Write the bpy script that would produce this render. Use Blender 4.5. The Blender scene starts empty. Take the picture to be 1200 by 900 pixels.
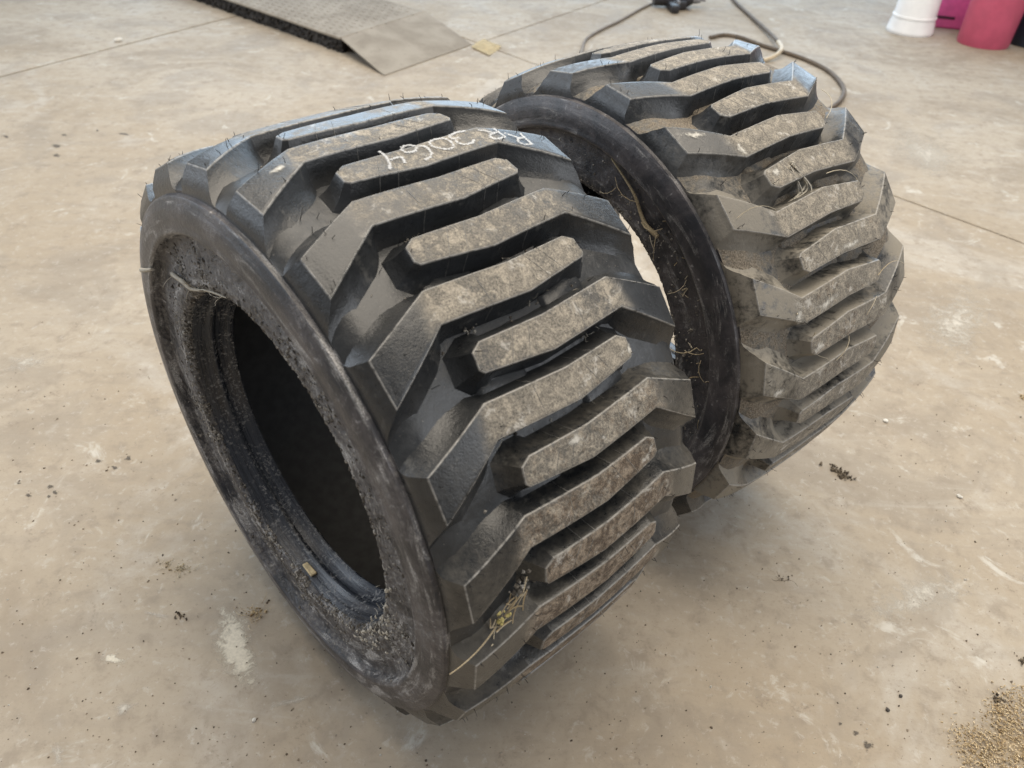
import bpy, bmesh, math, random
from mathutils import Vector, Matrix

S = bpy.context.scene
COL = S.collection
rad = math.radians

# ------------------------------------------------------------------ camera, lamps, exposure
cd = bpy.data.cameras.new('camera')
cam = bpy.data.objects.new('camera', cd)
COL.objects.link(cam)
S.camera = cam
FPX = 881.156                                   # focal length in pixels of a 1200 px wide picture
cd.sensor_width = 36.0
cd.lens = FPX / 1200 * 36.0
cd.clip_start, cd.clip_end = 0.02, 100
CAM = Vector((0, 0, 1.0733))
FWD = Vector((0, 0.78159651, -0.62378434))
RIGHT = Vector((0.99873522, 0.03136319, 0.03929782))
UP = Vector((-0.0502789, 0.62299538, 0.78060796))
M3 = Matrix((RIGHT, UP, -FWD)).transposed()
cam.matrix_world = Matrix.Translation(CAM) @ M3.to_4x4()
cd.dof.use_dof = True
cd.dof.focus_distance = 1.0
cd.dof.aperture_fstop = 6.0

W = bpy.data.worlds.new('World')
S.world = W
W.use_nodes = True
bg = W.node_tree.nodes['Background']
bg.inputs[0].default_value = (0.93, 0.95, 1.0, 1)
bg.inputs[1].default_value = 0.30


def area(name, loc, target, sx, sy, power, col):
    ld = bpy.data.lights.new(name, 'AREA')
    ld.shape = 'RECTANGLE'
    ld.size, ld.size_y = sx, sy
    ld.energy = power
    ld.color = col
    o = bpy.data.objects.new(name, ld)
    COL.objects.link(o)
    o.location = loc
    o.rotation_euler = (Vector(target) - Vector(loc)).to_track_quat('-Z', 'Y').to_euler()
    return o


area('door_light', (0.6, 10.5, 3.3), (0.2, 1.5, 0.3), 13.0, 5.6, 800, (0.64, 0.82, 1.0))
area('ceiling_light', (0.3, 1.9, 4.4), (0.15, 1.4, 0), 5.0, 4.0, 325, (1.0, 0.90, 0.76))
area('side_fill_light', (5.2, -0.9, 2.9), (0.3, 1.0, 0.1), 4.0, 3.0, 120, (0.93, 0.96, 1.0))  # fill lamp added at right front to lift the shade beside the tyres
area('left_fill_light', (-5.2, 1.6, 2.2), (-0.3, 0.8, 0.35), 4.5, 3.0, 130, (0.80, 0.89, 1.0))  # soft fill lamp added to brighten the front tyre's left sidewall and shoulder

S.view_settings.view_transform = 'Standard'
S.view_settings.look = 'None'
S.view_settings.exposure = 0.10
S.view_settings.gamma = 1.0
S.cycles.max_bounces = 6
S.cycles.use_denoising = True

# ------------------------------------------------------------------ helpers
def at(px, py, z=0.0):
    """point at height z seen at pixel (px, py) of the 1200 x 900 photograph"""
    d = FWD + RIGHT * ((px - 600) / FPX) - UP * ((py - 450) / FPX)
    return CAM + d * ((z - CAM.z) / d.z)


def tag(o, label=None, cat=None, group=None, kind=None):
    for k, v in (('label', label), ('category', cat), ('group', group), ('kind', kind)):
        if v:
            o[k] = v
    return o


def link(name, me, mat=None, parent=None, smooth=None):
    if mat is not None and not me.materials:
        for m in (mat if isinstance(mat, (list, tuple)) else [mat]):
            me.materials.append(m)
    if smooth is not None:
        me.shade_smooth()
        me.set_sharp_from_angle(angle=rad(smooth))
    o = bpy.data.objects.new(name, me)
    COL.objects.link(o)
    if parent is not None:
        o.parent = parent
    return o


def mesh(name, vs, fs):
    me = bpy.data.meshes.new(name)
    me.from_pydata([tuple(v) for v in vs], [], fs)
    me.update()
    return me


def from_bm(name, bm):
    me = bpy.data.meshes.new(name)
    bm.normal_update()
    bm.to_mesh(me)
    bm.free()
    return me


def empty(name, loc, rz=0):
    o = bpy.data.objects.new(name, None)
    COL.objects.link(o)
    o.location = loc
    o.rotation_euler = (0, 0, rz)
    o.empty_display_size = 0.1
    return o


class MB:
    def __init__(self):
        self.v, self.f = [], []

    def add(self, vs, fs):
        n = len(self.v)
        self.v += [tuple(v) for v in vs]
        self.f += [tuple(i + n for i in f) for f in fs]

    def tube(self, pts, r, n=6, cap=True, r2=None):
        pts = [Vector(p) for p in pts]
        rings = []
        k = len(pts)
        nrm = None
        for i, p in enumerate(pts):
            t = (pts[min(i + 1, k - 1)] - pts[max(i - 1, 0)])
            if t.length < 1e-9:
                t = Vector((0, 0, 1))
            t.normalize()
            if nrm is None:
                nrm = t.orthogonal().normalized()
            else:
                nrm = (nrm - t * nrm.dot(t))
                nrm = nrm.normalized() if nrm.length > 1e-6 else t.orthogonal().normalized()
            b = t.cross(nrm)
            rr = r if r2 is None else r + (r2 - r) * i / max(1, k - 1)
            rings.append([p + (nrm * math.cos(a) + b * math.sin(a)) * rr for a in [2 * math.pi * j / n for j in range(n)]])
        vs = [v for rg in rings for v in rg]
        fs = []
        for i in range(k - 1):
            for j in range(n):
                fs.append((i * n + j, i * n + (j + 1) % n, (i + 1) * n + (j + 1) % n, (i + 1) * n + j))
        if cap:
            fs.append(tuple(range(n))[::-1])
            fs.append(tuple((k - 1) * n + j for j in range(n)))
        self.add(vs, fs)

    def build(self, name, mat, parent=None, smooth=None):
        return link(name, mesh(name, self.v, self.f), mat, parent, smooth)


def smoothpath(pts, n=6):
    """Catmull-Rom through the points"""
    P = [Vector(p) for p in pts]
    P = [P[0] * 2 - P[1]] + P + [P[-1] * 2 - P[-2]]
    out = []
    for i in range(1, len(P) - 2):
        a, b, c, d = P[i - 1:i + 3]
        for j in range(n):
            t = j / n
            out.append(0.5 * ((2 * b) + (c - a) * t + (2 * a - 5 * b + 4 * c - d) * t * t + (3 * b - a - 3 * c + d) * t ** 3))
    out.append(P[-2])
    return out


def box_bm(sx, sy, sz, loc=(0, 0, 0), bev=0.003, seg=2):
    bm = bmesh.new()
    bmesh.ops.create_cube(bm, size=1, matrix=Matrix.Translation(loc) @ Matrix.Diagonal((sx, sy, sz, 1)))
    if bev:
        bmesh.ops.bevel(bm, geom=bm.edges[:], offset=bev, segments=seg, affect='EDGES', profile=.5)
    return bm


def lathe(prof, n=48):
    vs, fs = [], []
    for r, z in prof:
        for j in range(n):
            a = 2 * math.pi * j / n
            vs.append((r * math.cos(a), r * math.sin(a), z))
    for i in range(len(prof) - 1):
        for j in range(n):
            fs.append((i * n + j, i * n + (j + 1) % n, (i + 1) * n + (j + 1) % n, (i + 1) * n + j))
    return vs, fs


# ------------------------------------------------------------------ material helper
class NT:
    def __init__(self, name):
        self.m = bpy.data.materials.new(name)
        self.m.use_nodes = True
        self.t = self.m.node_tree
        self.n = self.t.nodes
        self.bsdf = self.n['Principled BSDF']
        self.out = self.n['Material Output']

    def node(self, typ, **kw):
        nd = self.n.new(typ)
        for k, v in kw.items():
            setattr(nd, k, v)
        return nd

    def put(self, sock, val):
        if isinstance(val, bpy.types.NodeSocket):
            self.t.links.new(val, sock)
        elif isinstance(val, (tuple, list)) and len(val) == 3 and sock.type == 'RGBA':
            sock.default_value = (*val, 1)
        else:
            sock.default_value = val

    def noise(self, vec, scale, detail=4, rough=.55, dist=0.0):
        nd = self.node('ShaderNodeTexNoise')
        if vec is not None:
            self.put(nd.inputs['Vector'], vec)
        nd.inputs['Scale'].default_value = scale
        nd.inputs['Detail'].default_value = detail
        nd.inputs['Roughness'].default_value = rough
        nd.inputs['Distortion'].default_value = dist
        return nd.outputs['Fac']

    def ramp(self, fac, lo, hi, a=0.0, b=1.0):
        nd = self.node('ShaderNodeMapRange', interpolation_type='SMOOTHSTEP')
        self.put(nd.inputs['Value'], fac)
        nd.inputs['From Min'].default_value = lo
        nd.inputs['From Max'].default_value = hi
        nd.inputs['To Min'].default_value = a
        nd.inputs['To Max'].default_value = b
        return nd.outputs['Result']

    def math(self, op, a, b=0.0, clamp=False):
        nd = self.node('ShaderNodeMath', operation=op, use_clamp=clamp)
        self.put(nd.inputs[0], a)
        self.put(nd.inputs[1], b)
        return nd.outputs[0]

    def mix(self, fac, a, b, blend='MIX'):
        nd = self.node('ShaderNodeMix', data_type='RGBA', blend_type=blend)
        self.put(nd.inputs[0], fac)
        self.put(nd.inputs[6], a)
        self.put(nd.inputs[7], b)
        return nd.outputs[2]

    def attr(self, name):
        return self.node('ShaderNodeAttribute', attribute_name=name).outputs['Fac']

    def bump(self, h, strength=.3, dist=.002, prev=None):
        nd = self.node('ShaderNodeBump')
        nd.inputs['Strength'].default_value = strength
        nd.inputs['Distance'].default_value = dist
        self.put(nd.inputs['Height'], h)
        if prev is not None:
            self.put(nd.inputs['Normal'], prev)
        return nd.outputs['Normal']

    def scalevec(self, vec, s):
        nd = self.node('ShaderNodeMapping')
        self.put(nd.inputs['Vector'], vec)
        nd.inputs['Scale'].default_value = s
        return nd.outputs['Vector']

    def fin(self, col, rough=.5, normal=None, spec=.5):
        self.put(self.bsdf.inputs['Base Color'], col)
        self.put(self.bsdf.inputs['Roughness'], rough)
        self.put(self.bsdf.inputs['Specular IOR Level'], spec)
        if normal is not None:
            self.put(self.bsdf.inputs['Normal'], normal)
        return self.m


def geo_pos(M):
    return M.node('ShaderNodeNewGeometry').outputs['Position']


def plain(name, col, rough=.5, var=.15, scale=30, bump=.15, spec=.5):
    M = NT(name)
    p = M.node('ShaderNodeTexCoord').outputs['Object']
    n = M.noise(p, scale, 5)
    c = M.mix(M.ramp(n, .3, .7), tuple(x * (1 - var) for x in col), tuple(min(1, x * (1 + var)) for x in col))
    return M.fin(c, rough, M.bump(n, bump, .003), spec)


RUB = (0.016, 0.0172, 0.0185)


def mat_lug():
    M = NT('rubber_tread')
    oi = M.node('ShaderNodeObjectInfo')
    p = geo_pos(M)
    sep = M.node('ShaderNodeSeparateColor')
    M.put(sep.inputs[0], oi.outputs['Color'])
    dust, brown, film = sep.outputs[0], sep.outputs[1], sep.outputs[2]
    wear = M.attr('wear')
    edge = M.attr('edge')
    n1 = M.noise(p, 26, 6, .6)
    n2 = M.noise(p, 130, 5, .65)
    n3 = M.noise(p, 420, 3, .6)
    n4 = M.noise(p, 11, 3, .5, .6)
    mot = M.math('ADD', M.math('MULTIPLY', n1, .55), M.math('ADD', M.math('MULTIPLY', n2, .35), M.math('MULTIPLY', n3, .25)))
    # film of grey dust on every face
    filmm = M.math('MULTIPLY', M.ramp(M.math('ADD', M.math('MULTIPLY', n4, .6), M.math('MULTIPLY', n2, .4)), .36, .66), film, True)
    c = M.mix(filmm, RUB, M.mix(M.ramp(brown, .1, .3), (0.046, 0.050, 0.056), (0.215, 0.195, 0.160)))
    # worn and dusty running face
    n5 = M.noise(p, 900, 2, .5)
    n6 = M.noise(p, 62, 7, .75, .9)
    g = M.math('ADD', M.math('MULTIPLY', n3, .5), M.math('MULTIPLY', n5, .5))
    dcol = M.mix(M.ramp(g, .34, .66), (0.075, 0.068, 0.057), (0.385, 0.345, 0.282))
    dcol = M.mix(M.ramp(n6, .44, .64), M.mix(.42, dcol, (0.085, 0.08, 0.072)), M.mix(.35, dcol, (0.42, 0.375, 0.305)))
    dm = M.math('ADD', M.math('MULTIPLY', n4, .50), M.math('ADD', M.math('MULTIPLY', n6, .55), M.math('MULTIPLY', g, .30)))
    dm = M.math('SUBTRACT', M.math('ADD', dm, M.math('MULTIPLY', dust, .50)), .80)
    dm = M.math('MULTIPLY', M.math('MULTIPLY', dm, 4.2, True), wear)
    c = M.mix(dm, c, dcol)
    # brown dried soil
    bcol = M.mix(M.ramp(g, .36, .64), (0.045, 0.032, 0.024), (0.30, 0.225, 0.155))
    bcol = M.mix(M.ramp(n6, .42, .62), M.mix(.65, bcol, (0.040, 0.029, 0.022)), M.mix(.30, bcol, (0.42, 0.37, 0.30)))
    bsel = M.math('ADD', M.math('MULTIPLY', n4, .45), M.math('MULTIPLY', n2, .55))
    bm_ = M.math('MULTIPLY', M.math('MULTIPLY', M.math('SUBTRACT', M.math('ADD', bsel, M.math('MULTIPLY', brown, .42)), .66), 7, True), wear, True)
    c = M.mix(bm_, c, bcol)
    # pale dried splashes
    pm = M.math('MULTIPLY', M.ramp(M.noise(p, 34, 7, .78, .5), .555, .66), M.math('ADD', M.math('MULTIPLY', wear, .75), .12), True)
    pm = M.math('MULTIPLY', pm, M.math('MULTIPLY', dust, 1.2, True))
    c = M.mix(pm, c, (0.46, 0.44, 0.40))
    # scuffed moulded edge
    em = M.math('MULTIPLY', edge, M.ramp(n2, .28, .6, .12, .80))
    c = M.mix(em, c, (0.34, 0.33, 0.31))
    allm = M.math('MAXIMUM', M.math('MAXIMUM', dm, bm_), M.math('MULTIPLY', filmm, .6))
    r = M.ramp(allm, 0, 1, .30, .88)
    r = M.math('ADD', r, M.math('MULTIPLY', M.math('SUBTRACT', n2, .5), .22))
    h = M.math('ADD', M.math('MULTIPLY', n2, .7), M.math('MULTIPLY', n3, .5))
    h = M.math('ADD', h, M.math('MULTIPLY', bm_, 1.4))
    return M.fin(c, r, M.bump(h, .45, .0016), .5)


def mat_groove():
    M = NT('rubber_tread_base')
    p = geo_pos(M)
    sep = M.node('ShaderNodeSeparateColor')
    M.put(sep.inputs[0], M.node('ShaderNodeObjectInfo').outputs['Color'])
    n1 = M.noise(p, 12, 5, .6, .5)
    n2 = M.noise(p, 120, 5, .65)
    n3 = M.noise(p, 500, 2, .5)
    s = M.math('ADD', M.math('MULTIPLY', n1, .6), M.math('MULTIPLY', n2, .4))
    fm = M.math('MULTIPLY', M.ramp(s, .36, .64), sep.outputs[2], True)
    c = M.mix(fm, RUB, M.mix(sep.outputs[1], (0.058, 0.061, 0.064), (0.29, 0.258, 0.205)))
    bm_ = M.math('MULTIPLY', M.ramp(M.math('ADD', s, M.math('MULTIPLY', sep.outputs[1], .3)), .62, .74), M.ramp(sep.outputs[1], 0, .3), True)
    c = M.mix(bm_, c, M.mix(M.ramp(n3, .3, .7), (0.085, 0.070, 0.053), (0.23, 0.195, 0.15)))
    c = M.mix(M.math('MULTIPLY', M.ramp(n3, .70, .76), .5), c, (0.3, 0.28, 0.25))
    r = M.ramp(M.math('MAXIMUM', fm, bm_), 0, 1, .31, .88)
    return M.fin(c, r, M.bump(M.math('ADD', n2, M.math('MULTIPLY', bm_, 1.2)), .35, .0015), .5)


def mat_side(name, muddy):
    """sidewall: UV u = arc length, v = distance across the profile"""
    M = NT(name)
    uv = M.node('ShaderNodeUVMap').outputs['UV']
    p = geo_pos(M)
    sep = M.node('ShaderNodeSeparateColor')
    M.put(sep.inputs[0], M.node('ShaderNodeObjectInfo').outputs['Color'])
    amount = sep.outputs[0]
    st = M.noise(M.scalevec(uv, (14, 130, 1)), 1.0, 6, .65, .3)      # streaks along the ring
    sr = M.noise(M.scalevec(uv, (160, 28, 1)), 1.0, 4, .6, .4)      # scratches across it
    n1 = M.noise(p, 18, 6, .65, .4)
    n2 = M.noise(p, 150, 5, .7)
    n3 = M.noise(p, 520, 3, .6)
    base = M.mix(M.ramp(n1, .35, .65), (0.021, 0.022, 0.027), (0.080, 0.073, 0.077))
    mudsel = M.math('ADD', M.math('MULTIPLY', n1, .45), M.math('ADD', M.math('MULTIPLY', st, .3), M.math('MULTIPLY', n2, .3)))
    mm = M.math('MULTIPLY', M.math('SUBTRACT', M.math('ADD', mudsel, M.math('MULTIPLY', amount, .26)), .725), 6.5, True)
    mcol = M.mix(M.ramp(n2, .3, .7), (0.055, 0.053, 0.053), (0.31, 0.295, 0.275))
    c = M.mix(M.math('MULTIPLY', mm, .9), base, mcol)
    pale = M.math('MULTIPLY', M.ramp(M.math('ADD', M.math('MULTIPLY', sr, .5), M.math('MULTIPLY', n2, .5)), .565, .64), M.ramp(n1, .46, .60), True)
    c = M.mix(M.math('MULTIPLY', pale, M.math('MULTIPLY', amount, .95, True)), c, (0.44, 0.44, 0.45))
    sm = M.noise(M.scalevec(uv, (11, 46, 1)), 1.0, 7, .72, .6)
    smf = M.math('MULTIPLY', M.ramp(sm, .52, .64), M.math('MULTIPLY', amount, .95, True))
    c = M.mix(smf, c, M.mix(M.ramp(n3, .35, .65), (0.18, 0.172, 0.165), (0.52, 0.51, 0.50)))
    r = M.math('ADD', M.ramp(mm, 0, 1, .38, .88), M.math('MULTIPLY', M.math('SUBTRACT', n2, .5), .3))
    h = M.math('ADD', M.math('MULTIPLY', n2, 1.0), M.math('ADD', M.math('MULTIPLY', st, .7), M.math('MULTIPLY', mm, .9)))
    return M.fin(c, r, M.bump(h, .6 if muddy else .35, .0022), .5)


def mat_bead():
    M = NT('rubber_bead')
    uv = M.node('ShaderNodeUVMap').outputs['UV']
    p = geo_pos(M)
    st = M.noise(M.scalevec(uv, (10, 220, 1)), 1.0, 5, .6, .3)
    n1 = M.noise(p, 24, 5, .65, .5)
    n2 = M.noise(p, 210, 5, .7)
    sp = M.math('MULTIPLY', M.ramp(n2, .52, .62), M.ramp(n1, .40, .54), True)
    c = M.mix(M.ramp(st, .3, .7), (0.012, 0.0140, 0.019), (0.034, 0.039, 0.050))
    c = M.mix(M.math('MULTIPLY', sp, .75), c, (0.27, 0.265, 0.26))
    r = M.math('ADD', M.ramp(st, .3, .7, .20, .36), M.math('MULTIPLY', sp, .4))
    h = M.math('ADD', M.math('MULTIPLY', st, 1.0), M.math('MULTIPLY', n2, .6))
    return M.fin(c, r, M.bump(h, .4, .0018), .5)


def mat_island(name, ramp_cols, rough=.8, spec=.3):
    """each loose chip takes its own colour"""
    M = NT(name)
    rnd = M.node('ShaderNodeNewGeometry').outputs['Random Per Island']
    cr = M.node('ShaderNodeValToRGB')
    M.put(cr.inputs[0], rnd)
    els = cr.color_ramp.elements
    while len(els) < len(ramp_cols):
        els.new(.5)
    for i, cl in enumerate(ramp_cols):
        els[i].position = i / (len(ramp_cols) - 1)
        els[i].color = (*cl, 1)
    n = M.noise(geo_pos(M), 600, 2)
    c = M.mix(M.ramp(n, .3, .7, 0, .35), cr.outputs[0], (0.05, 0.04, 0.03))
    return M.fin(c, rough, M.bump(n, .3, .001), spec)


def mat_floor():
    M = NT('concrete')
    p = geo_pos(M)
    big = M.noise(p, .75, 4, .55, .6)
    mid = M.noise(p, 3.2, 6, .6, .8)
    fine = M.noise(p, 22, 6, .65, .3)
    grit = M.noise(p, 190, 5, .7)
    tiny = M.noise(p, 700, 2, .6)
    c = M.mix(M.ramp(big, .36, .64), (0.330, 0.276, 0.208), (0.398, 0.350, 0.284))
    bl = M.noise(p, 1.7, 6, .65, .9)
    c = M.mix(M.ramp(bl, .50, .64, 0, .60), c, (0.240, 0.198, 0.150))
    c = M.mix(M.ramp(bl, .34, .46, .55, 0), c, (0.440, 0.412, 0.368))
    c = M.mix(M.ramp(mid, .36, .50, .55, 0), c, (0.262, 0.226, 0.182))
    c = M.mix(M.ramp(mid, .56, .72, 0, .55), c, (0.43, 0.405, 0.365))
    # trowel sweeps, long and faint
    sw = M.noise(M.scalevec(p, (1.2, 9, 1)), 1.6, 6, .6, 1.2)
    c = M.mix(M.ramp(sw, .50, .70, 0, .38), c, (0.27, 0.236, 0.194))
    c = M.mix(M.ramp(sw, .26, .42, .30, 0), c, (0.46, 0.435, 0.39))
    c = M.mix(M.ramp(fine, .50, .70, 0, .75), c, (0.262, 0.222, 0.176))
    c = M.mix(M.ramp(fine, .25, .42, .40, 0), c, (0.45, 0.425, 0.38))
    c = M.mix(M.ramp(grit, .56, .70, 0, .55), c, (0.24, 0.195, 0.15))
    c = M.mix(M.ramp(tiny, .70, .78, 0, .4), c, (0.62, 0.60, 0.56))
    mo = M.noise(p, 48, 7, .75, .4)
    c = M.mix(M.ramp(mo, .54, .66, 0, .40), c, (0.27, 0.225, 0.175))
    c = M.mix(M.ramp(mo, .34, .45, .40, 0), c, (0.48, 0.455, 0.41))
    # pale worn patches of old laitance, dark tyre-rubber scuffs
    pw = M.math('MULTIPLY', M.ramp(M.noise(p, 7.5, 6, .7, .9), .58, .68), M.ramp(fine, .35, .6))
    c = M.mix(M.math('MULTIPLY', pw, .70), c, (0.54, 0.52, 0.47))
    dk = M.math('MULTIPLY', M.ramp(M.noise(p, 16, 7, .78, .5), .555, .67), M.ramp(grit, .40, .60))
    c = M.mix(M.math('MULTIPLY', dk, .55), c, (0.19, 0.15, 0.115))
    r = M.ramp(M.math('ADD', M.math('MULTIPLY', mid, .5), M.math('MULTIPLY', fine, .5)), .35, .65, .66, .86)
    h = M.math('ADD', M.math('MULTIPLY', fine, .8), M.math('MULTIPLY', grit, .30))
    return M.fin(c, r, M.bump(h, .34, .003), .25)


def mat_mark(name, col, lo, hi, scale=60, rough=.7, edge_soft=True):
    """thin worn layer on the floor, eaten away by noise"""
    M = NT(name)
    p = geo_pos(M)
    n = M.noise(p, scale, 6, .7, .6)
    e = M.attr('core')
    f = M.math('ADD', n, M.math('MULTIPLY', M.math('SUBTRACT', e, .5), .55))
    M.put(M.bsdf.inputs['Alpha'], M.ramp(f, lo, hi))
    n2 = M.noise(p, 260, 4)
    c = M.mix(M.ramp(n2, .3, .7), tuple(x * .82 for x in col), col)
    return M.fin(c, rough, M.bump(n2, .2, .001), .3)


MAT_LUG = mat_lug()
MAT_GROOVE = mat_groove()
MAT_BAND = mat_side('rubber_sidewall_band', False)
MAT_SIDE = mat_side('rubber_sidewall_muddy', True)
MAT_BEAD = mat_bead()
MAT_LINER = plain('rubber_liner', (0.032, 0.031, 0.030), .62, .25, 60, .1, .4)
MAT_HAIR = plain('rubber_hair', (0.025, 0.024, 0.024), .55, .2, 60, 0)
MAT_CRUST = mat_island('dried_mud', [(0.06, 0.053, 0.045), (0.15, 0.135, 0.115), (0.28, 0.255, 0.22), (0.46, 0.44, 0.40)], .9)
MAT_STRAW = mat_island('straw', [(0.36, 0.27, 0.15), (0.50, 0.42, 0.28), (0.62, 0.56, 0.44)], .7)
MAT_STRING = mat_island('pale_fibre', [(0.48, 0.44, 0.36), (0.62, 0.58, 0.50)], .8)
MAT_GRAIN = mat_island('grain', [(0.27, 0.18, 0.09), (0.48, 0.36, 0.20), (0.60, 0.47, 0.29), (0.72, 0.60, 0.42)], .7)
MAT_GRIT = mat_island('floor_grit', [(0.06, 0.05, 0.04), (0.16, 0.125, 0.09), (0.30, 0.25, 0.19), (0.62, 0.60, 0.55)], .9)
MAT_FLOOR = mat_floor()
MAT_GAP = plain('joint_dirt', (0.14, 0.11, 0.08), .95, .3, 60, .3)
MAT_CHALK = NT('chalk')
_p = geo_pos(MAT_CHALK)
_n = MAT_CHALK.noise(_p, 380, 4, .7)
MAT_CHALK.put(MAT_CHALK.bsdf.inputs['Alpha'], MAT_CHALK.math('MULTIPLY', MAT_CHALK.ramp(MAT_CHALK.math('ADD', _n, MAT_CHALK.math('MULTIPLY', MAT_CHALK.attr('core'), .22)), .46, .74), .72))
MAT_CHALK = MAT_CHALK.fin((0.62, 0.63, 0.64), .9, MAT_CHALK.bump(_n, .4, .0008), .2)

# ------------------------------------------------------------------ floor: slabs with recessed joints
floor = link('floor', mesh('floor', [(-14, -8, -.012), (14, -8, -.012), (14, 22, -.012), (-14, 22, -.012)], [(0, 1, 2, 3)]), MAT_GAP)
floor['kind'] = 'structure'
rnd = random.Random(4)


def cut(polys, p, d, g=.0042):
    """split convex polygons along the line p + t d; returns (left side, right side)"""
    ln_ = math.hypot(*d)
    nx, ny = -d[1] / ln_, d[0] / ln_
    out = [[], []]
    for poly in polys:
        for side in (0, 1):
            sg = 1 if side == 0 else -1
            res = []
            for i in range(len(poly)):
                a, b = poly[i], poly[(i + 1) % len(poly)]
                da = sg * ((a[0] - p[0]) * nx + (a[1] - p[1]) * ny) - g
                db = sg * ((b[0] - p[0]) * nx + (b[1] - p[1]) * ny) - g
                if da >= 0:
                    res.append(a)
                if (da >= 0) != (db >= 0):
                    t = da / (da - db)
                    res.append((a[0] + (b[0] - a[0]) * t, a[1] + (b[1] - a[1]) * t))
            if len(res) >= 3:
                out[side].append(res)
    return out


q1, q2 = at(1050, 230), at(1200, 285)
J1 = ((q1.x, q1.y), ((q2 - q1).x, (q2 - q1).y))
q3, q4 = at(0, 90), at(290, 15)
J2 = ((q3.x, q3.y), ((q4 - q3).x, (q4 - q3).y))
q5, q6 = at(571, 47), at(630, 27)
J3 = ((q5.x, q5.y), ((q6 - q5).x, (q6 - q5).y))
quad = [(-13, -7), (13, -7), (13, 21), (-13, 21)]
far_side, near_side = cut([quad], *J1)
n_left, n_right = cut(near_side, *J2, g=.008)
f_left, f_right = cut(far_side, *J3)
for poly in n_left + n_right + f_left + f_right:
    bm = bmesh.new()
    lo = [bm.verts.new((x, y, -.010)) for x, y in poly]
    hi = [bm.verts.new((x, y, 0)) for x, y in poly]
    bm.faces.new(hi)
    for i in range(len(poly)):
        j = (i + 1) % len(poly)
        bm.faces.new((lo[i], lo[j], hi[j], hi[i]))
    bmesh.ops.recalc_face_normals(bm, faces=bm.faces[:])
    bmesh.ops.bevel(bm, geom=[e for e in bm.edges if all(v.co.z > -.001 for v in e.verts)], offset=.003, segments=2, affect='EDGES', profile=.5)
    link('concrete_slab', from_bm('concrete_slab', bm), MAT_FLOOR, floor)


def mark(name, cx, cy, rx, ry, ang, mat, z=.0005, seed=0, taper=1.0):
    """thin irregular patch lying on the floor, its size given in pixels of the photograph"""
    r_ = random.Random(seed)
    vs, fs, core = [], [], []
    n = 28
    ph = [r_.uniform(0, 6.28) for _ in range(4)]
    for k, rr in enumerate((0.0, .55, 1.0)):
        for j in range(n):
            a = 2 * math.pi * j / n
            w = 1 + .16 * math.sin(2 * a + ph[0]) + .12 * math.sin(3 * a + ph[1]) + .08 * math.sin(5 * a + ph[2])
            x, y = rr * w * rx * math.cos(a), rr * w * ry * math.sin(a)
            x *= 1 + (taper - 1) * (y / ry * .5 + .5)
            ca, sa = math.cos(ang), math.sin(ang)
            q = at(cx + x * ca - y * sa, cy + x * sa + y * ca, z)
            vs.append(tuple(q))
            core.append(1 - rr)
    for k in range(2):
        for j in range(n):
            fs.append((k * n + j, k * n + (j + 1) % n, (k + 1) * n + (j + 1) % n, (k + 1) * n + j)[::-1])
    me = mesh(name, vs, fs)
    at_ = me.attributes.new('core', 'FLOAT', 'POINT')
    at_.data.foreach_set('value', core)
    return link(name, me, mat, floor)


MK_PALE = mat_mark('worn_white_paint', (0.62, 0.57, 0.47), .22, .60, 70)
MK_FAINT = mat_mark('faint_pale_scuff', (0.56, 0.52, 0.45), .40, .95, 60)
MK_GRAIN = mat_mark('grain_dust', (0.42, 0.335, 0.225), .42, .85, 120)
mark('dust_patch', 1185, 872, 78, 66, .3, MK_GRAIN, .0004, 91)
MK_DARK = mat_mark('oil_spot', (0.105, 0.088, 0.070), .40, .72, 140, .6)
# tapering paint scuff left of the tyre
mark('paint_scuff', 277, 760, 29, 60, rad(-12), MK_PALE, .0006, 1, .5)
mark('paint_scuff', 145, 830, 22, 13, rad(-35), MK_FAINT, .0005, 2)
mark('paint_scuff', 68, 884, 11, 26, rad(-12), MK_FAINT, .0005, 3)
mark('paint_scuff', 132, 772, 14, 7, rad(10), MK_PALE, .0005, 4)
mark('paint_scuff', 182, 720, 26, 5, rad(18), MK_FAINT, .0005, 5)
mark('paint_scuff', 1075, 700, 130, 30, rad(-20), MK_FAINT, .0004, 6)
mark('paint_scuff', 30, 425, 46, 18, rad(-12), MK_FAINT, .0004, 7)
mark('paint_scuff', 340, 822, 45, 8, rad(-14), MK_FAINT, .0005, 8)
mark('paint_scuff', 1085, 180, 60, 40, rad(20), MK_FAINT, .0004, 18)
mark('paint_scuff', 1120, 380, 70, 60, rad(20), MK_FAINT, .0004, 19)
for i, (x, y, a, b) in enumerate([(59, 570, 7, 4), (64, 577, 6, 4), (33, 580, 6, 4), (57, 582, 4, 3), (66, 171, 9, 3.5), (66, 182, 8, 3), (75, 158, 5, 2.5), (114, 153, 3, 2),
                                  (115, 540, 7, 4), (134, 548, 6, 4), (150, 537, 6, 5), (22, 566, 5, 3), (145, 157, 14, 2), (7, 160, 6, 2.5),
                                  (1003, 859, 7, 6), (1017, 873, 9, 10), (985, 848, 4, 3), (1055, 816, 3, 3), (1040, 832, 4, 3)]):
    mark('oil_spot', x, y, a, b, .2, MK_DARK, .0007, 30 + i)
# ------------------------------------------------------------------ tyre geometry
R = 0.39
NP = 21
PIT = 360.0 / NP
OFF = 0.5216
U_S, U_BR, U_BF, U_MR, U_MF, U_ER, U_EF = -.1745, -.0992, -.1008, -.0016, .0037, .0868, .0892
P_SF, P_BR, P_BF, P_MR, P_MF, P_ER, P_EF = -7.24, 5.34, .16, 4.39, -.78, 4.89, .815


def rtop(u):
    return R - .245 * u * u - 6.70 * u ** 4


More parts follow.
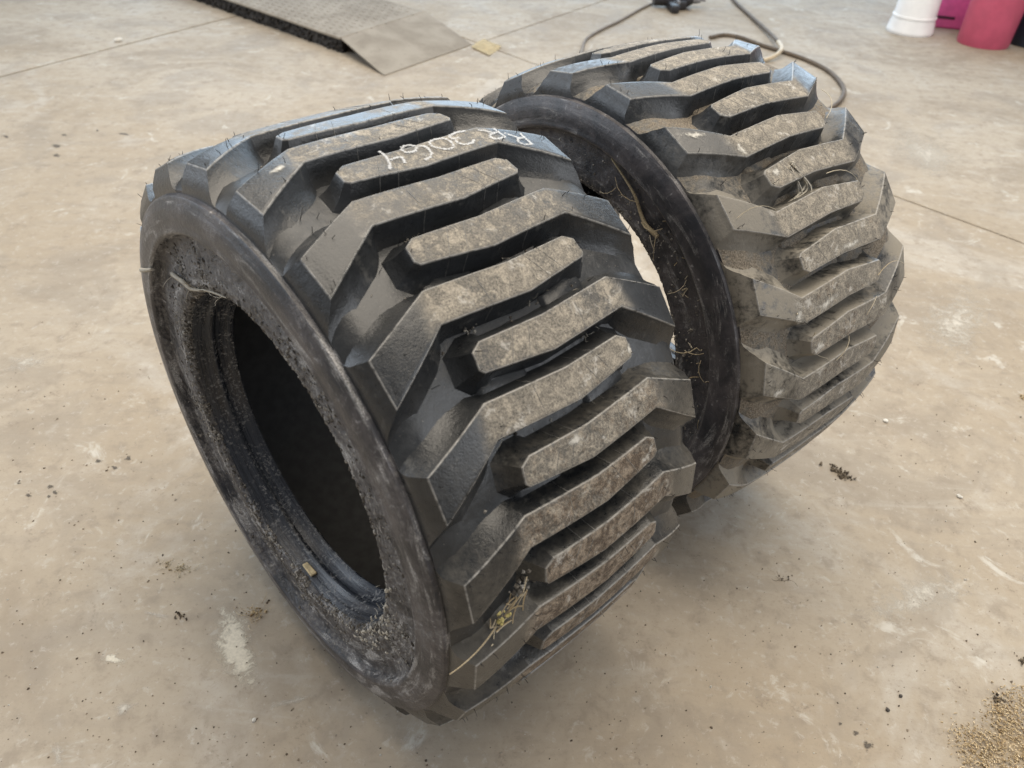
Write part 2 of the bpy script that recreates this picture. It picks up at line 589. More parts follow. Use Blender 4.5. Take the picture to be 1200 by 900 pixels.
TREAD = [(0, .3615), (.05, .3608), (.085, .3598), (.115, .3604), (.140, .3616), (.155, .3616), (.166, .3592), (.176, .3540), (.1815, .3503), (.1840, .3484)]
BAND = [(.1840, .3484), (.1838, .3455), (.1862, .3442), (.1892, .3440), (.1908, .3415), (.1912, .3392), (.1935, .3350), (.1955, .3260), (.1962, .3165), (.1958, .3085), (.1966, .3062), (.1958, .3038), (.1936, .3018)]
SIDE = [(.1936, .3018), (.1890, .3002), (.1840, .2984), (.1815, .2930), (.1812, .2800), (.1822, .2660), (.1838, .2530), (.1846, .2440), (.1840, .2380), (.1818, .2332), (.1785, .2305), (.1765, .2298)]
BEAD = [(.1765, .2298), (.1720, .2284), (.1640, .2262), (.1560, .2238), (.1535, .2215), (.1490, .2212), (.1465, .2232), (.1400, .2222), (.1340, .2196), (.1285, .2166), (.1255, .2158), (.1235, .2170)]
LINER = [(.1235, .2170), (.1245, .2230), (.1300, .2350), (.1480, .2650), (.1580, .2900), (.1560, .3120), (.1420, .3300), (.1100, .3400), (.0500, .3445), (0, .3455)]


def rcase(u):
    u = abs(u)
    for (a, ra), (b, rb) in zip(TREAD[:-1], TREAD[1:]):
        if u <= b:
            return ra + (rb - ra) * (u - a) / (b - a)
    return TREAD[-1][1] - (u - TREAD[-1][0]) * .8


def P3(u, ph, r):
    a = rad(ph)
    return Vector((u, r * math.sin(a), r * math.cos(a)))


def revolve(name, prof, n=160, jit=None, seed=0):
    """prof: (u, r) list; UV = (arc length, profile length)"""
    vs, fs = [], []
    L = [0]
    for (a, b), (c, d) in zip(prof[:-1], prof[1:]):
        L.append(L[-1] + math.hypot(c - a, d - b))
    r_ = random.Random(seed)
    for i, (u, r) in enumerate(prof):
        for j in range(n):
            q = P3(u, 360 * j / n, r)
            if jit and 0 < i < len(prof) - 1:
                q += Vector((r_.uniform(-jit, jit), r_.uniform(-jit, jit), r_.uniform(-jit, jit)))
            vs.append(q)
    uvs = []
    for i in range(len(prof) - 1):
        for j in range(n):
            f = (i * n + j, (i + 1) * n + j, (i + 1) * n + (j + 1) % n, i * n + (j + 1) % n)
            fs.append(f)
            for ii, jj in ((i, j), (i + 1, j), (i + 1, j + 1), (i, j + 1)):
                uvs.append((2 * math.pi * .3 * jj / n, L[ii]))
    me = mesh(name, vs, fs)
    uvl = me.uv_layers.new(name='UVMap')
    for k, q in enumerate(uvs):
        uvl.data[k].uv = q
    return me


def mirror_prof(prof):
    return [(-u, r) for u, r in prof]


def fix(me):
    bm = bmesh.new()
    bm.from_mesh(me)
    bmesh.ops.recalc_face_normals(bm, faces=bm.faces[:])
    bm.to_mesh(me)
    bm.free()
    return me


def flip(me):
    me.flip_normals()
    return me


tread_prof = [(-u, r) for u, r in TREAD[::-1]] + TREAD[1:]
# rounder interpolation of the muddy side for a few more rings
def densify(prof, k):
    out = []
    for (a, b), (c, d) in zip(prof[:-1], prof[1:]):
        out += [(a + (c - a) * t / k, b + (d - b) * t / k) for t in range(k)]
    return out + [prof[-1]]


ME_TREAD = revolve('tread_base', tread_prof)
ME_BAND = {s: revolve('sidewall_band', BAND if s > 0 else mirror_prof(BAND)) for s in (-1, 1)}
ME_SIDE = {s: revolve('sidewall', densify(SIDE if s > 0 else mirror_prof(SIDE), 2), 320, .0011, 5 + s) for s in (-1, 1)}
ME_BEAD = {s: revolve('bead', BEAD if s > 0 else mirror_prof(BEAD), 200) for s in (-1, 1)}
ME_LINER = revolve('inner_liner', LINER + [(-u, r) for u, r in LINER[::-1][1:]], 120)
# outward normals: tread away from the axle, sides away from the middle
def orient(me, test):
    bad = sum(1 if test(p) < 0 else -1 for p in me.polygons)
    if bad > 0:
        me.flip_normals()


orient(ME_TREAD, lambda p: p.normal.y * p.center.y + p.normal.z * p.center.z)
orient(ME_LINER, lambda p: -(p.normal.y * p.center.y + p.normal.z * p.center.z))
for s in (-1, 1):
    orient(ME_BAND[s], lambda p: p.normal.x * s + .3 * (p.normal.y * p.center.y + p.normal.z * p.center.z))
    orient(ME_SIDE[s], lambda p: p.normal.x * s)
    orient(ME_BEAD[s], lambda p: -(p.normal.y * p.center.y + p.normal.z * p.center.z))


def lug_outline():
    """rear and front edges of the running face, station by station, in (u, arc length)"""
    k = rad(1) * R
    SR, SF = (U_S, 0), (U_S + .001, P_SF * k)
    BR, BF = (U_BR, P_BR * k), (U_BF, P_BF * k)
    MR, MF = (U_MR, P_MR * k), (U_MF, P_MF * k)
    ER, EF = (U_ER, P_ER * k), (U_EF, P_EF * k)

    def lerp(a, b, t):
        return (a[0] + (b[0] - a[0]) * t, a[1] + (b[1] - a[1]) * t)
    ERa, ERb = lerp(ER, MR, .12), lerp(ER, EF, .26)
    EFa, EFb = lerp(EF, MF, .05), lerp(EF, ER, .14)
    rear, front = [], []
    for (a, b), (c, d), n in (((SR, BR), (SF, BF), 8), ((BR, MR), (BF, MF), 9), ((MR, ERa), (MF, EFa), 8)):
        for i in range(n):
            rear.append(lerp(a, b, i / n))
            front.append(lerp(c, d, i / n))
    rear += [ERa, ERb]
    front += [EFa, EFb]
    # the long running part bows slightly
    return rear, front


def make_lug(side):
    side_step = .45 if side > 0 else .15
    rear, front = lug_outline()
    loop = rear + front[::-1]                                    # clockwise or not, handled by orient
    n = len(loop)
    area2 = sum(loop[i][0] * loop[(i + 1) % n][1] - loop[(i + 1) % n][0] * loop[i][1] for i in range(n))
    sg = 1 if area2 > 0 else -1
    nor = []
    for i in range(n):
        a, b, c = loop[i - 1], loop[i], loop[(i + 1) % n]
        e1 = Vector((b[0] - a[0], b[1] - a[1])).normalized()
        e2 = Vector((c[0] - b[0], c[1] - b[1])).normalized()
        n1 = Vector((e1.y, -e1.x)) * sg
        n2 = Vector((e2.y, -e2.x)) * sg
        m = (n1 + n2)
        m.normalize()
        m *= min(1.5, 1 / max(.35, m.dot(n1)))
        nor.append(m)
    # (outward offset, depth below the running face or None, share of the wall height)
    rings = [(-.0042, 0, 0), (-.0010, 0, 0), (-.0002, .0002, 0), (.0004, .0009, 0), (.0008, .0020, 0), (.22, None, .36), (.34, None, .50), (.50, None, .70), (.76, None, .90), (1.15, None, 1.10)]
    vs, fs, wear, edge = [], [], [], []
    k = 1 / (rad(1) * R)
    m_ = len(rear)

    def wearf(u):
        x = (u + .122) / .026
        x = max(0, min(1, x))
        return x * x * (3 - 2 * x)
    for d, dep, t in rings:
        for i, (u, s_) in enumerate(loop):
            diag = max(0, min(1, (-.094 - u) / .03))
            endf = 1.0 if (m_ - 3 <= i <= m_ + 2) else 0.0
            front_side = 1.0 if i >= m_ else 0.0
            foot = .0085 + .0110 * diag + .0075 * endf + .0030 * diag * front_side
            if dep is not None:
                dd = d
            else:
                dd = .0008 + d * foot
                if t < .4:
                    dd = .0008 + foot * (.22 - .10 * diag * side_step)
                elif t < .6:
                    dd = .0008 + foot * (.30 + .10 * diag * side_step)
            uu, ss = u + nor[i].x * dd, s_ + nor[i].y * dd
            uu = max(-.1843, uu)
            r0 = rtop(u)
            if dep is not None:
                r = r0 - dep
            else:
                r = r0 + (rcase(uu) - r0) * t
            vs.append(P3(uu, ss * k, r))
            wear.append(wearf(u) * (1.0 if d < -.003 else .66) if dep is not None and dep < .0005 else 0)
            edge.append(1.0 if dep is not None and .0001 < dep < .0012 else 0.0)
    for q in range(len(rings) - 1):
        for i in range(n):
            j = (i + 1) % n
            fs.append((q * n + i, q * n + j, (q + 1) * n + j, (q + 1) * n + i))
    m = len(rear)
    for i in range(m - 1):
        fs.append((i, i + 1, n - 2 - i, n - 1 - i))
    # fine moulding seams that run up one wall, over the face and down the other
    tb = MB()
    for ia, ib in ((len(rear) - 6, len(rear) - 5), (13, 13), (19, 20)):
        path = [vs[q * n + ia] for q in (8, 7, 6, 5, 4, 2)] + [(vs[ia] * .5 + vs[n - 1 - ib] * .5)] + [vs[q * n + n - 1 - ib] for q in (2, 4, 5, 6, 7, 8)]
        tb.tube(path, .00045, 4)
    b0 = len(vs)
    vs += [Vector(v) for v in tb.v]
    fs += [tuple(b0 + i for i in f) for f in tb.f]
    wear += [0.0] * len(tb.v)
    edge += [.55] * len(tb.v)
    if side > 0:
        vs = [Vector((-v.x, v.y, v.z)) for v in vs]
    me = mesh('tread_lug', vs, fs)
    fix(me)
    for nm, vals in (('wear', wear), ('edge', edge)):
        a = me.attributes.new(nm, 'FLOAT', 'POINT')
        a.data.foreach_set('value', vals)
    me.materials.append(MAT_LUG)
    me.shade_smooth()
    me.set_sharp_from_angle(angle=rad(24))
    return me


ME_LUG = {s: make_lug(s) for s in (-1, 1)}


def make_bar(side):
    """low pad with a rounded end that ties two lugs together on the groove floor"""
    k = 1 / (rad(1) * R)
    rear, front = lug_outline()
    pts = []
    u0, u1 = .030, .074
    # centre line of the groove in front of this lug (towards lower angles)
    for i in range(7):
        t = i / 6
        u = u0 + (u1 - u0) * t
        pts.append((u, (-3.4 + (u - .03) * 30) / k))
    hw = .0125
    loop = [(u, s_ + hw) for u, s_ in pts]
    loop += [(u1 + hw * .9 * math.sin(a), pts[-1][1] + hw * math.cos(a)) for a in [math.pi * q / 6 for q in range(1, 6)]]
    loop += [(u, s_ - hw) for u, s_ in pts[::-1]]
    n = len(loop)
    cu, cs = sum(p[0] for p in loop) / n, sum(p[1] for p in loop) / n
    vs, fs = [], []
    for sc, hgt in ((1.18, -.002), (1.05, .0034), (.90, .0048)):
        for u, s_ in loop:
            uu, ss = cu + (u - cu) * sc, cs + (s_ - cs) * sc
            vs.append(P3(uu, ss * k, rcase(uu) + hgt))
    for q in range(2):
        for i in range(n):
            j = (i + 1) % n
            fs.append((q * n + i, q * n + j, (q + 1) * n + j, (q + 1) * n + i))
    fs.append(tuple(2 * n + i for i in range(n)))
    if side > 0:
        vs = [Vector((-v.x, v.y, v.z)) for v in vs]
    me = fix(mesh('tie_bar', vs, fs))
    me.materials.append(MAT_GROOVE)
    me.shade_smooth()
    me.set_sharp_from_angle(angle=rad(40))
    return me


ME_BAR = {s: make_bar(s) for s in (-1, 1)}


def lug_point(side, ang, t_u, t_s):
    rear, front = lug_outline()
    k = 1 / (rad(1) * R)
    x = t_u * (len(rear) - 1)
    i = min(int(x), len(rear) - 2)
    f = x - i
    a = [rear[i][q] + (rear[i + 1][q] - rear[i][q]) * f for q in (0, 1)]
    b = [front[i][q] + (front[i + 1][q] - front[i][q]) * f for q in (0, 1)]
    u, s_ = a[0] + (b[0] - a[0]) * t_s, a[1] + (b[1] - a[1]) * t_s
    return (u if side < 0 else -u), ang + s_ * k


def make_hairs(phase, seed, off, direct):
    """moulding hairs left standing on lugs and shoulders"""
    r_ = random.Random(seed)
    mb = MB()
    for kk in range(NP):
        for side in (-1, 1):
            ang = phase + (kk + (off if side > 0 else 0)) * PIT * direct
            for _ in range(7):
                tu = r_.choice([0, 0.0, r_.random(), r_.random(), 1])
                ts = r_.choice([.04, .96, r_.random()])
                if r_.random() < .45:
                    tu = r_.uniform(0, .3)
                u, ph = lug_point(side, ang, min(.99, max(.02, tu)), ts)
                r0 = rtop(u) - .001
                p0 = P3(u, ph, r0)
                nrm = Vector((0, p0.y, p0.z)).normalized()
                d = (nrm + Vector((r_.uniform(-.5, .5), r_.uniform(-.5, .5), r_.uniform(-.5, .5))) * .9).normalized()
                ln = r_.uniform(.003, .0095)
                bend = Vector((r_.uniform(-1, 1), r_.uniform(-1, 1), r_.uniform(-1, 1))) * ln * .3
                mb.tube([p0, p0 + d * ln * .5, p0 + d * ln + bend], .00050, 3, True, .0003)
            # hairs on the groove floor and lug walls
            for _ in range(4):
                u = r_.uniform(-.15, .15)
                ph = ang + r_.uniform(0, 17)
                p0 = P3(u, ph, rcase(u) - .001)
                nrm = Vector((r_.uniform(-.5, .5), p0.y * 2.5, p0.z * 2.5)).normalized()
                ln = r_.uniform(.006, .016)
                mb.tube([p0, p0 + nrm * ln], .0005, 3, True, .0003)
    return mb


def chip(mb, p, nrm, size, r_, flat=.35):
    t = nrm.orthogonal().normalized()
    b = nrm.cross(t)
    n = r_.choice([4, 5, 5, 6])
    a0 = r_.uniform(0, 6.28)
    tilt = Vector((r_.uniform(-1, 1), r_.uniform(-1, 1), r_.uniform(-1, 1))) * .5
    nn = (nrm + tilt).normalized()
    t = (t - nn * t.dot(nn)).normalized()
    b = nn.cross(t)
    ring = []
    el = r_.uniform(.45, 1)
    for j in range(n):
        a = a0 + 6.2832 * j / n + r_.uniform(-.3, .3)
        rr = size * r_.uniform(.6, 1.1)
        ring.append(p + t * math.cos(a) * rr + b * math.sin(a) * rr * el)
    top = [q * .55 + p * .45 + nn * size * flat * r_.uniform(.6, 1.3) for q in ring]
    low = [q - nrm * size * .25 for q in ring]
    vs = low + top
    fs = [(j, (j + 1) % n, n + (j + 1) % n, n + j) for j in range(n)] + [tuple(n + j for j in range(n))]
    mb.add(vs, fs)


def prof_at(prof, t):
    L = [0]
    for (a, b), (c, d) in zip(prof[:-1], prof[1:]):
        L.append(L[-1] + math.hypot(c - a, d - b))
    x = t * L[-1]
    for i in range(len(prof) - 1):
        if x <= L[i + 1] + 1e-9:
            f = (x - L[i]) / max(1e-9, L[i + 1] - L[i])
            (a, b), (c, d) = prof[i], prof[i + 1]
            return a + (c - a) * f, b + (d - b) * f, Vector((-(d - b), (c - a))).normalized()
    return (*prof[-1], Vector((1, 0)))


def make_crust(seed, n_side, n_lip, side):
    r_ = random.Random(seed)
    mb = MB()
    for i in range(n_side + n_lip):
        if i < n_side:
            pr, t, sz = SIDE, min(1, max(.02, r_.gauss(.62, .24))), r_.uniform(.0009, .0030) * (1.7 if r_.random() < .06 else 1)
        else:
            pr, t, sz = SIDE, r_.uniform(.84, 1.0), r_.uniform(.0010, .0042)
        t = min(1, max(0, t))
        u, r, nn = prof_at(pr, t)
        ph = r_.uniform(0, 360)
        # clumps along the ring
        ph += 9 * math.sin(rad(ph * 5 + seed)) + 5 * math.sin(rad(ph * 13))
        a = rad(ph)
        nx, nr = (nn.x, nn.y) if nn.x > 0 else (-nn.x, -nn.y)
        p = Vector((u, r * math.sin(a), r * math.cos(a)))
        nv = Vector((max(.2, abs(nx)), nr * math.sin(a) * .6, nr * math.cos(a) * .6)).normalized()
        if side < 0:
            p.x, nv.x = -p.x, -nv.x
        chip(mb, p, nv, sz, r_)
    return mb


def make_tread_dirt(seed, n, lo, hi):
    """crumbs of dry soil lodged in the grooves"""
    r_ = random.Random(seed)
    mb = MB()
    for i in range(n):
        u = r_.gauss(0, .07)
        if abs(u) > .16:
            continue
        ph = r_.uniform(lo, hi)
        p = P3(u, ph, rcase(u))
        chip(mb, p, Vector((0, p.y, p.z)).normalized(), r_.uniform(.0008, .0030), r_, .6)
    return mb


def build_tyre(loc, yaw, phase, direct, off, dustf, label, seed):
    """phase and index follow the fitted angle of each lug round the axle"""
    root = empty('tyre', loc, yaw)
    tag(root, label, 'tyre', 'pair of used loader tyres')
    r_ = random.Random(seed)
    dust_all = dustf(0, 'casing')
    o = link('tread_base', ME_TREAD, MAT_GROOVE, root, 50)
    o.color = dust_all
    for s in (-1, 1):
        a = link('sidewall', ME_SIDE[s], MAT_SIDE, root, 60)
        a.color = dustf(s, 'side')
        b = link('sidewall_band', ME_BAND[s], MAT_BAND, root, 40)
        b.color = dustf(s, 'band')
        link('bead', ME_BEAD[s], MAT_BEAD, root, 45)
    link('inner_liner', ME_LINER, MAT_LINER, root, 60)
    for kk in range(NP):
        for side in (-1, 1):
            ang = phase + (kk + (off if side > 0 else 0)) * PIT * direct
            o = bpy.data.objects.new('tread_lug', ME_LUG[side])
            COL.objects.link(o)
            o.parent = root
            o.rotation_euler = (-rad(ang), 0, 0)
            a = (ang + 180) % 360 - 180
            o.color = dustf(a, 'lug')
            t = bpy.data.objects.new('tie_bar', ME_BAR[side])
            COL.objects.link(t)
            t.parent = root
            t.rotation_euler = (-rad(ang), 0, 0)
            t.color = dust_all
    h = make_hairs(phase, seed, off, direct).build('moulding_hairs', MAT_HAIR, root)
    h['kind'] = 'stuff'
    return root


_r1 = random.Random(8)


def dust_front(a, what):
    if what == 'casing':
        return (.5, .0, .42, 1)
    if what == 'side':
        return (.95, 0, 0, 1)
    if what == 'band':
        return (.72, 0, 0, 1)
    # lugs: a runs from 0 at the top to -90 facing the camera, mud on the lower ones
    brown = max(0, min(1, (-a - 50) / 28)) if -125 < a < 0 else .2
    d = .54 + .26 * max(0, min(1, (-a - 5) / 50)) + _r1.uniform(-.05, .05)
    return (d + _r1.uniform(-.10, .08), brown * .85, .26 + .12 * _r1.random(), 1)


_r2 = random.Random(9)


def dust_back(a, what):
    if what == 'casing':
        return (.7, .60, 1.4, 1)
    if what == 'side':
        return (.45, 0, 0, 1)
    if what == 'band':
        return (.5, 0, 0, 1)
    low = max(0, min(1, (a - 15) / 40)) if 0 < a < 130 else .2
    return (.80 + .22 * low + _r2.uniform(-.05, .05), .10 + .18 * low, .55 + 1.1 * low, 1)


# front tyre: lug k on the left at phase - k * PIT
YAW1 = rad(44.469)
T1 = build_tyre((-.1600, .7947, R), YAW1, -3.8422, -1, OFF, dust_front,
                'front loader tyre with chalk number on its tread and its muddy open side facing left', 11)
# rear tyre is turned the other way round
YAW2 = rad(40.785 + 180)
T2 = build_tyre((.2214, 1.1651, R), YAW2, 10.7995 - .5069 * PIT, 1, .5069, dust_back,
                'rear dustier loader tyre standing behind the chalk-marked one', 12)

c = make_crust(3, 2300, 1700, -1).build('mud_crust', MAT_CRUST, T1)
c['kind'] = 'stuff'
c = make_crust(5, 1100, 400, 1).build('mud_crust', MAT_CRUST, T2)
c['kind'] = 'stuff'
c = make_tread_dirt(6, 700, -120, 40).build('soil_crumbs', MAT_CRUST, T1)
c['kind'] = 'stuff'
c = make_tread_dirt(7, 700, -40, 120).build('soil_crumbs', MAT_CRUST, T2)
c['kind'] = 'stuff'
bpy.context.view_layer.update()


def on1(u, ph, r):
    return T1.matrix_world @ P3(u, ph, r)


def on2(u, ph, r):
    """u and ph as seen from the camera side"""
    return T2.matrix_world @ P3(-u, -ph, r)


# ------------------------------------------------------------------ chalk writing RR 3064 on a lug
CH = {
    '4': [[(-0.0306, -7.4), (-0.03, -8.67), (-0.0336, -10.6), (-0.0404, -12.27)], [(-0.0301, -10.26), (-0.023, -10.18), (-0.0176, -10.26), (-0.0175, -10.82), (-0.0201, -11.94)]],
    '6': [[(0.0012, -9.84), (-0.0074, -9.58), (-0.0082, -8.65), (-0.0029, -7.98), (0.0049, -8.14), (0.0079, -9.0), (0.0029, -9.81), (-0.003, -9.88)], [(0.0106, -8.79), (0.0172, -9.48), (0.0166, -10.95), (0.0106, -12.1), (0.0016, -12.5)]],
    '0': [[(0.0271, -8.75), (0.0344, -8.35), (0.0448, -8.58), (0.0493, -9.51), (0.0456, -11.37), (0.0355, -11.48), (0.0278, -10.59), (0.0248, -9.66), (0.0271, -8.75)]],
    '3': [[(0.081, -8.02), (0.0693, -7.86), (0.0566, -8.37), (0.0546, -9.32), (0.0636, -9.54)], [(0.0571, -9.66), (0.0547, -10.69), (0.0601, -11.46), (0.069, -11.56), (0.0768, -10.85)]],
    'R': [[(.1170, -8.7), (.1165, -10.2), (.1168, -11.9)], [(.1168, -11.9), (.1040, -12.0), (.0985, -11.3), (.1040, -10.4), (.1166, -10.2)], [(.1090, -10.3), (.1030, -9.3), (.0955, -8.5)]],
    'R2': [[(.1420, -11.4), (.1405, -13.0), (.1398, -15.0)], [(.1398, -15.0), (.1290, -14.7), (.1250, -13.9), (.1300, -13.0), (.1404, -12.9)], [(.1330, -12.9), (.1275, -11.9), (.1215, -10.8)]],
}
for key, strokes in CH.items():
    vs, fs, core = [], [], []
    for st in strokes:
        path = smoothpath([(u, ph * rad(1) * R, 0) for u, ph in st], 6)
        m = len(path)
        b0 = len(vs)
        for i, q in enumerate(path):
            t = (path[min(i + 1, m - 1)] - path[max(0, i - 1)]).normalized()
            nv = Vector((-t.y, t.x, 0))
            for f, cc in ((-1, 0), (0, 1), (1, 0)):
                w = .0023 * (1 + .2 * math.sin(i * 1.7 + len(vs)))
                uu, ss = q.x + nv.x * w * f, q.y + nv.y * w * f
                vs.append(P3(uu, ss / (rad(1) * R), rtop(uu) + .0007 + .0002 * cc))
                core.append(cc)
        for i in range(m - 1):
            for f in (0, 1):
                a = b0 + i * 3 + f
                fs.append((a, a + 1, a + 4, a + 3))
    me = mesh('chalk_character', vs, fs)
    orient(me, lambda p: p.normal.y * p.center.y + p.normal.z * p.center.z)
    a = me.attributes.new('core', 'FLOAT', 'POINT')
    a.data.foreach_set('value', core)
    link('chalk_character', me, MAT_CHALK, T1)

# ------------------------------------------------------------------ straw and fibres on the tyres
def strand(mb, p, d, ln, r, r_, droop=.3, n=4):
    d = d.normalized()
    side = d.orthogonal().normalized()
    side = (side + d.cross(side) * r_.uniform(-1, 1)).normalized()
    pts = []
    for i in range(n + 1):
        t = i / n
        pts.append(p + d * ln * t + side * ln * droop * t * (1 - t) * 2 + Vector((0, 0, 0)))
    mb.tube(pts, r, 4, True, r * .6)


r_ = random.Random(21)
mb = MB()
cc = on1(-.1290, -83.4, rcase(.129) + .004)
axis = (on1(-.10, -81.5, rcase(.10)) - on1(-.155, -87.0, rcase(.155))).normalized()
outn = (on1(-.129, -83.4, .45) - on1(-.129, -83.4, .36)).normalized()
sidev = axis.cross(outn)
for i in range(24):
    p = cc + axis * r_.gauss(0, .017) + outn * r_.uniform(.001, .010) + sidev * r_.gauss(0, .006)
    d = axis * r_.gauss(0, 1) + sidev * r_.gauss(0, .6) + outn * r_.uniform(-.1, .35)
    strand(mb, p, d, r_.uniform(.006, .024), r_.uniform(.0005, .0011), r_, r_.uniform(0, .3))
p = cc - axis * .018 + outn * .006
strand(mb, p, (-axis * 1.0 - sidev * .25 - outn * .05), .062, .0011, r_, .12, 6)
tag(mb.build('straw_tuft', MAT_STRAW, None, 60), 'dry straw tuft with a long stem caught in a lower groove of the front tyre', 'straw')

mb = MB()
for i in range(34):
    p = cc + axis * r_.uniform(.012, .048) + outn * r_.uniform(.0, .006) + sidev * r_.gauss(0, .007)
    chip(mb, p, outn, r_.uniform(.0015, .0042), r_, .6)
o = mb.build('soil_clods', MAT_CRUST, None)
tag(o, 'loose dark soil clods beside the straw tuft in the front tyre groove', 'soil', None, 'stuff')
MAT_YEL = plain('yellow_flake', (0.50, 0.43, 0.17), .8, .25, 300, .2)
mb = MB()
for i in range(9):
    chip(mb, cc - axis * r_.uniform(.0, .014) + outn * r_.uniform(.005, .011) + sidev * r_.gauss(0, .004), outn, r_.uniform(.0018, .0038), r_, .4)
yo = mb.build('yellow_flakes', MAT_YEL, None)
tag(yo, 'yellow husk flakes on the straw tuft in the front tyre groove', 'husk', None, 'stuff')

# pale fibre lying on the upper sidewall of the front tyre
mb = MB()
pts = smoothpath([on1(u, ph, r) for u, ph, r in [(-.1975, 60, .323), (-.1985, 56.5, .310), (-.1960, 53, .2995)]], 5)
mb.tube(pts, .0034, 6, True, .0022)
pts = smoothpath([on1(u, ph, r) for u, ph, r in [(-.1840, 47, .274), (-.1860, 43, .262), (-.1875, 38.5, .2515), (-.1870, 35, .2395), (-.1850, 30, .2345), (-.1835, 22, .2325), (-.182, 10, .2325)]], 5)
mb.tube(pts, .0032, 6, True, .0012)
for i in range(16):
    q = r_.choice(pts)
    strand(mb, q, Vector((r_.uniform(-1, 1), r_.uniform(-1, 1), r_.uniform(-1, 1))), r_.uniform(.006, .02), .0005, r_)
tag(mb.build('fibre_strand', MAT_STRING, None, 60), 'pale twisted fibre strand stuck to the upper sidewall of the front tyre', 'fibre')

# small wooden chip in the bead of the front tyre
def slab_chip(name, p, d, nrm, ln, wd, th, mat, label, cat):
    d = d.normalized()
    nrm = (nrm - d * nrm.dot(d)).normalized()
    s_ = d.cross(nrm)
    bm = box_bm(ln, wd, th, (0, 0, 0), th * .25, 1)
    for v in bm.verts:
        v.co.y *= 1 + .12 * math.sin(v.co.x * 190)
    o = link(name, from_bm(name, bm), mat, None)
    o.matrix_world = Matrix.Translation(p) @ Matrix((d, s_, nrm)).transposed().to_4x4()
    return tag(o, label, cat)


MAT_WOOD = plain('pale_wood', (0.58, 0.47, 0.28), .7, .25, 200, .3)
pb = on1(-.167, 179, .2245)
slab_chip('wood_chip', pb, on1(-.167, 183, .2245) - on1(-.167, 175, .2245), on1(-.167, 179, .0) - pb, .026, .009, .004, MAT_WOOD,
          'small pale wood chip lying on the lower inner bead of the front tyre', 'wood chip')

# whitish lint at the bottom of the opening
mb = MB()
for i in range(34):
    ph = -122 + r_.gauss(0, 15)
    p = on1(-.1855, ph, .240 + r_.gauss(0, .009))
    d = Vector((r_.uniform(-1, 1), r_.uniform(-1, 1), r_.uniform(-.2, 1)))
    strand(mb, p, d, r_.uniform(.004, .013), r_.uniform(.0002, .00045), r_, .22)
for i in range(60):
    ph = -118 + r_.gauss(0, 12)
    chip(mb, on1(-.186, ph, .243 + r_.gauss(0, .008)), (on1(-.3, ph, .243) - on1(-.186, ph, .243)).normalized(), r_.uniform(.0010, .0042), r_, .3)
o = mb.build('lint_tuft', MAT_STRING, None)
tag(o, 'matted pale lint at the bottom edge of the front tyre opening', 'lint', None, 'stuff')

# rag of string on the rear tyre and long dry strands in its opening
mb = MB()
q0 = on2(-.030, -42, rtop(.03) + .002)
for dx in range(5):
    a = on2(-.040 + r_.uniform(-.008, .008), -38 + r_.uniform(-1, 1), rtop(.04) + .003)
    b = on2(-.022 + r_.uniform(-.006, .012), -43 + r_.uniform(-1, 1), .376 + r_.uniform(-.006, .006))
    c2 = on2(-.052 + r_.uniform(-.01, .01), -45 + r_.uniform(-1, 1), .370)
    mb.tube(smoothpath([a, b, c2], 5), r_.uniform(.0009, .0019), 5)
tag(mb.build('string_scrap', MAT_STRING, None, 60), 'pale frayed string caught on a short lug of the rear tyre', 'string')
mb = MB()
pts = [(-.187, -12, .296), (-.186, -19, .284), (-.1865, -24, .277), (-.1855, -28, .266), (-.1865, -32, .262), (-.186, -37, .268)]
mb.tube(smoothpath([on2(u, ph, r) for u, ph, r in pts], 6), .0013, 6, True, .0034)
for i in range(26):
    ph = -r_.uniform(15, 95)
    p = on2(-.188, ph, .283 + r_.uniform(-.025, .012))
    strand(mb, p, Vector((r_.uniform(-1, 1), r_.uniform(-1, 1), r_.uniform(-1, 1))), r_.uniform(.012, .05), r_.uniform(.0004, .0011), r_, .4)
tag(mb.build('straw_strands', MAT_STRAW, None, 60), 'dry straw strands stuck in the shaded side opening of the rear tyre', 'straw', None, 'stuff')
mb = MB()
for i in range(9):
    u, ph = r_.uniform(-.2, .1), -r_.uniform(30, 80)
    p = on2(u, ph, rtop(min(.17, abs(u))) + .002)
    d = (on2(u + .03, ph + r_.uniform(-6, 6), rtop(.1)) - p) + Vector((0, 0, r_.uniform(-.02, .02)))
    strand(mb, p, d, r_.uniform(.03, .07), .0006, r_, .4, 6)
tag(mb.build('grass_blades', MAT_STRAW, None, 60), 'thin dry grass blades lying across the dusty lugs of the rear tyre', 'grass', None, 'stuff')

# ------------------------------------------------------------------ pale dried smears on single lugs, fluff in the grooves
MK_SMEAR = mat_mark('dried_smear', (0.56, 0.54, 0.49), .36, .80, 150, .9)


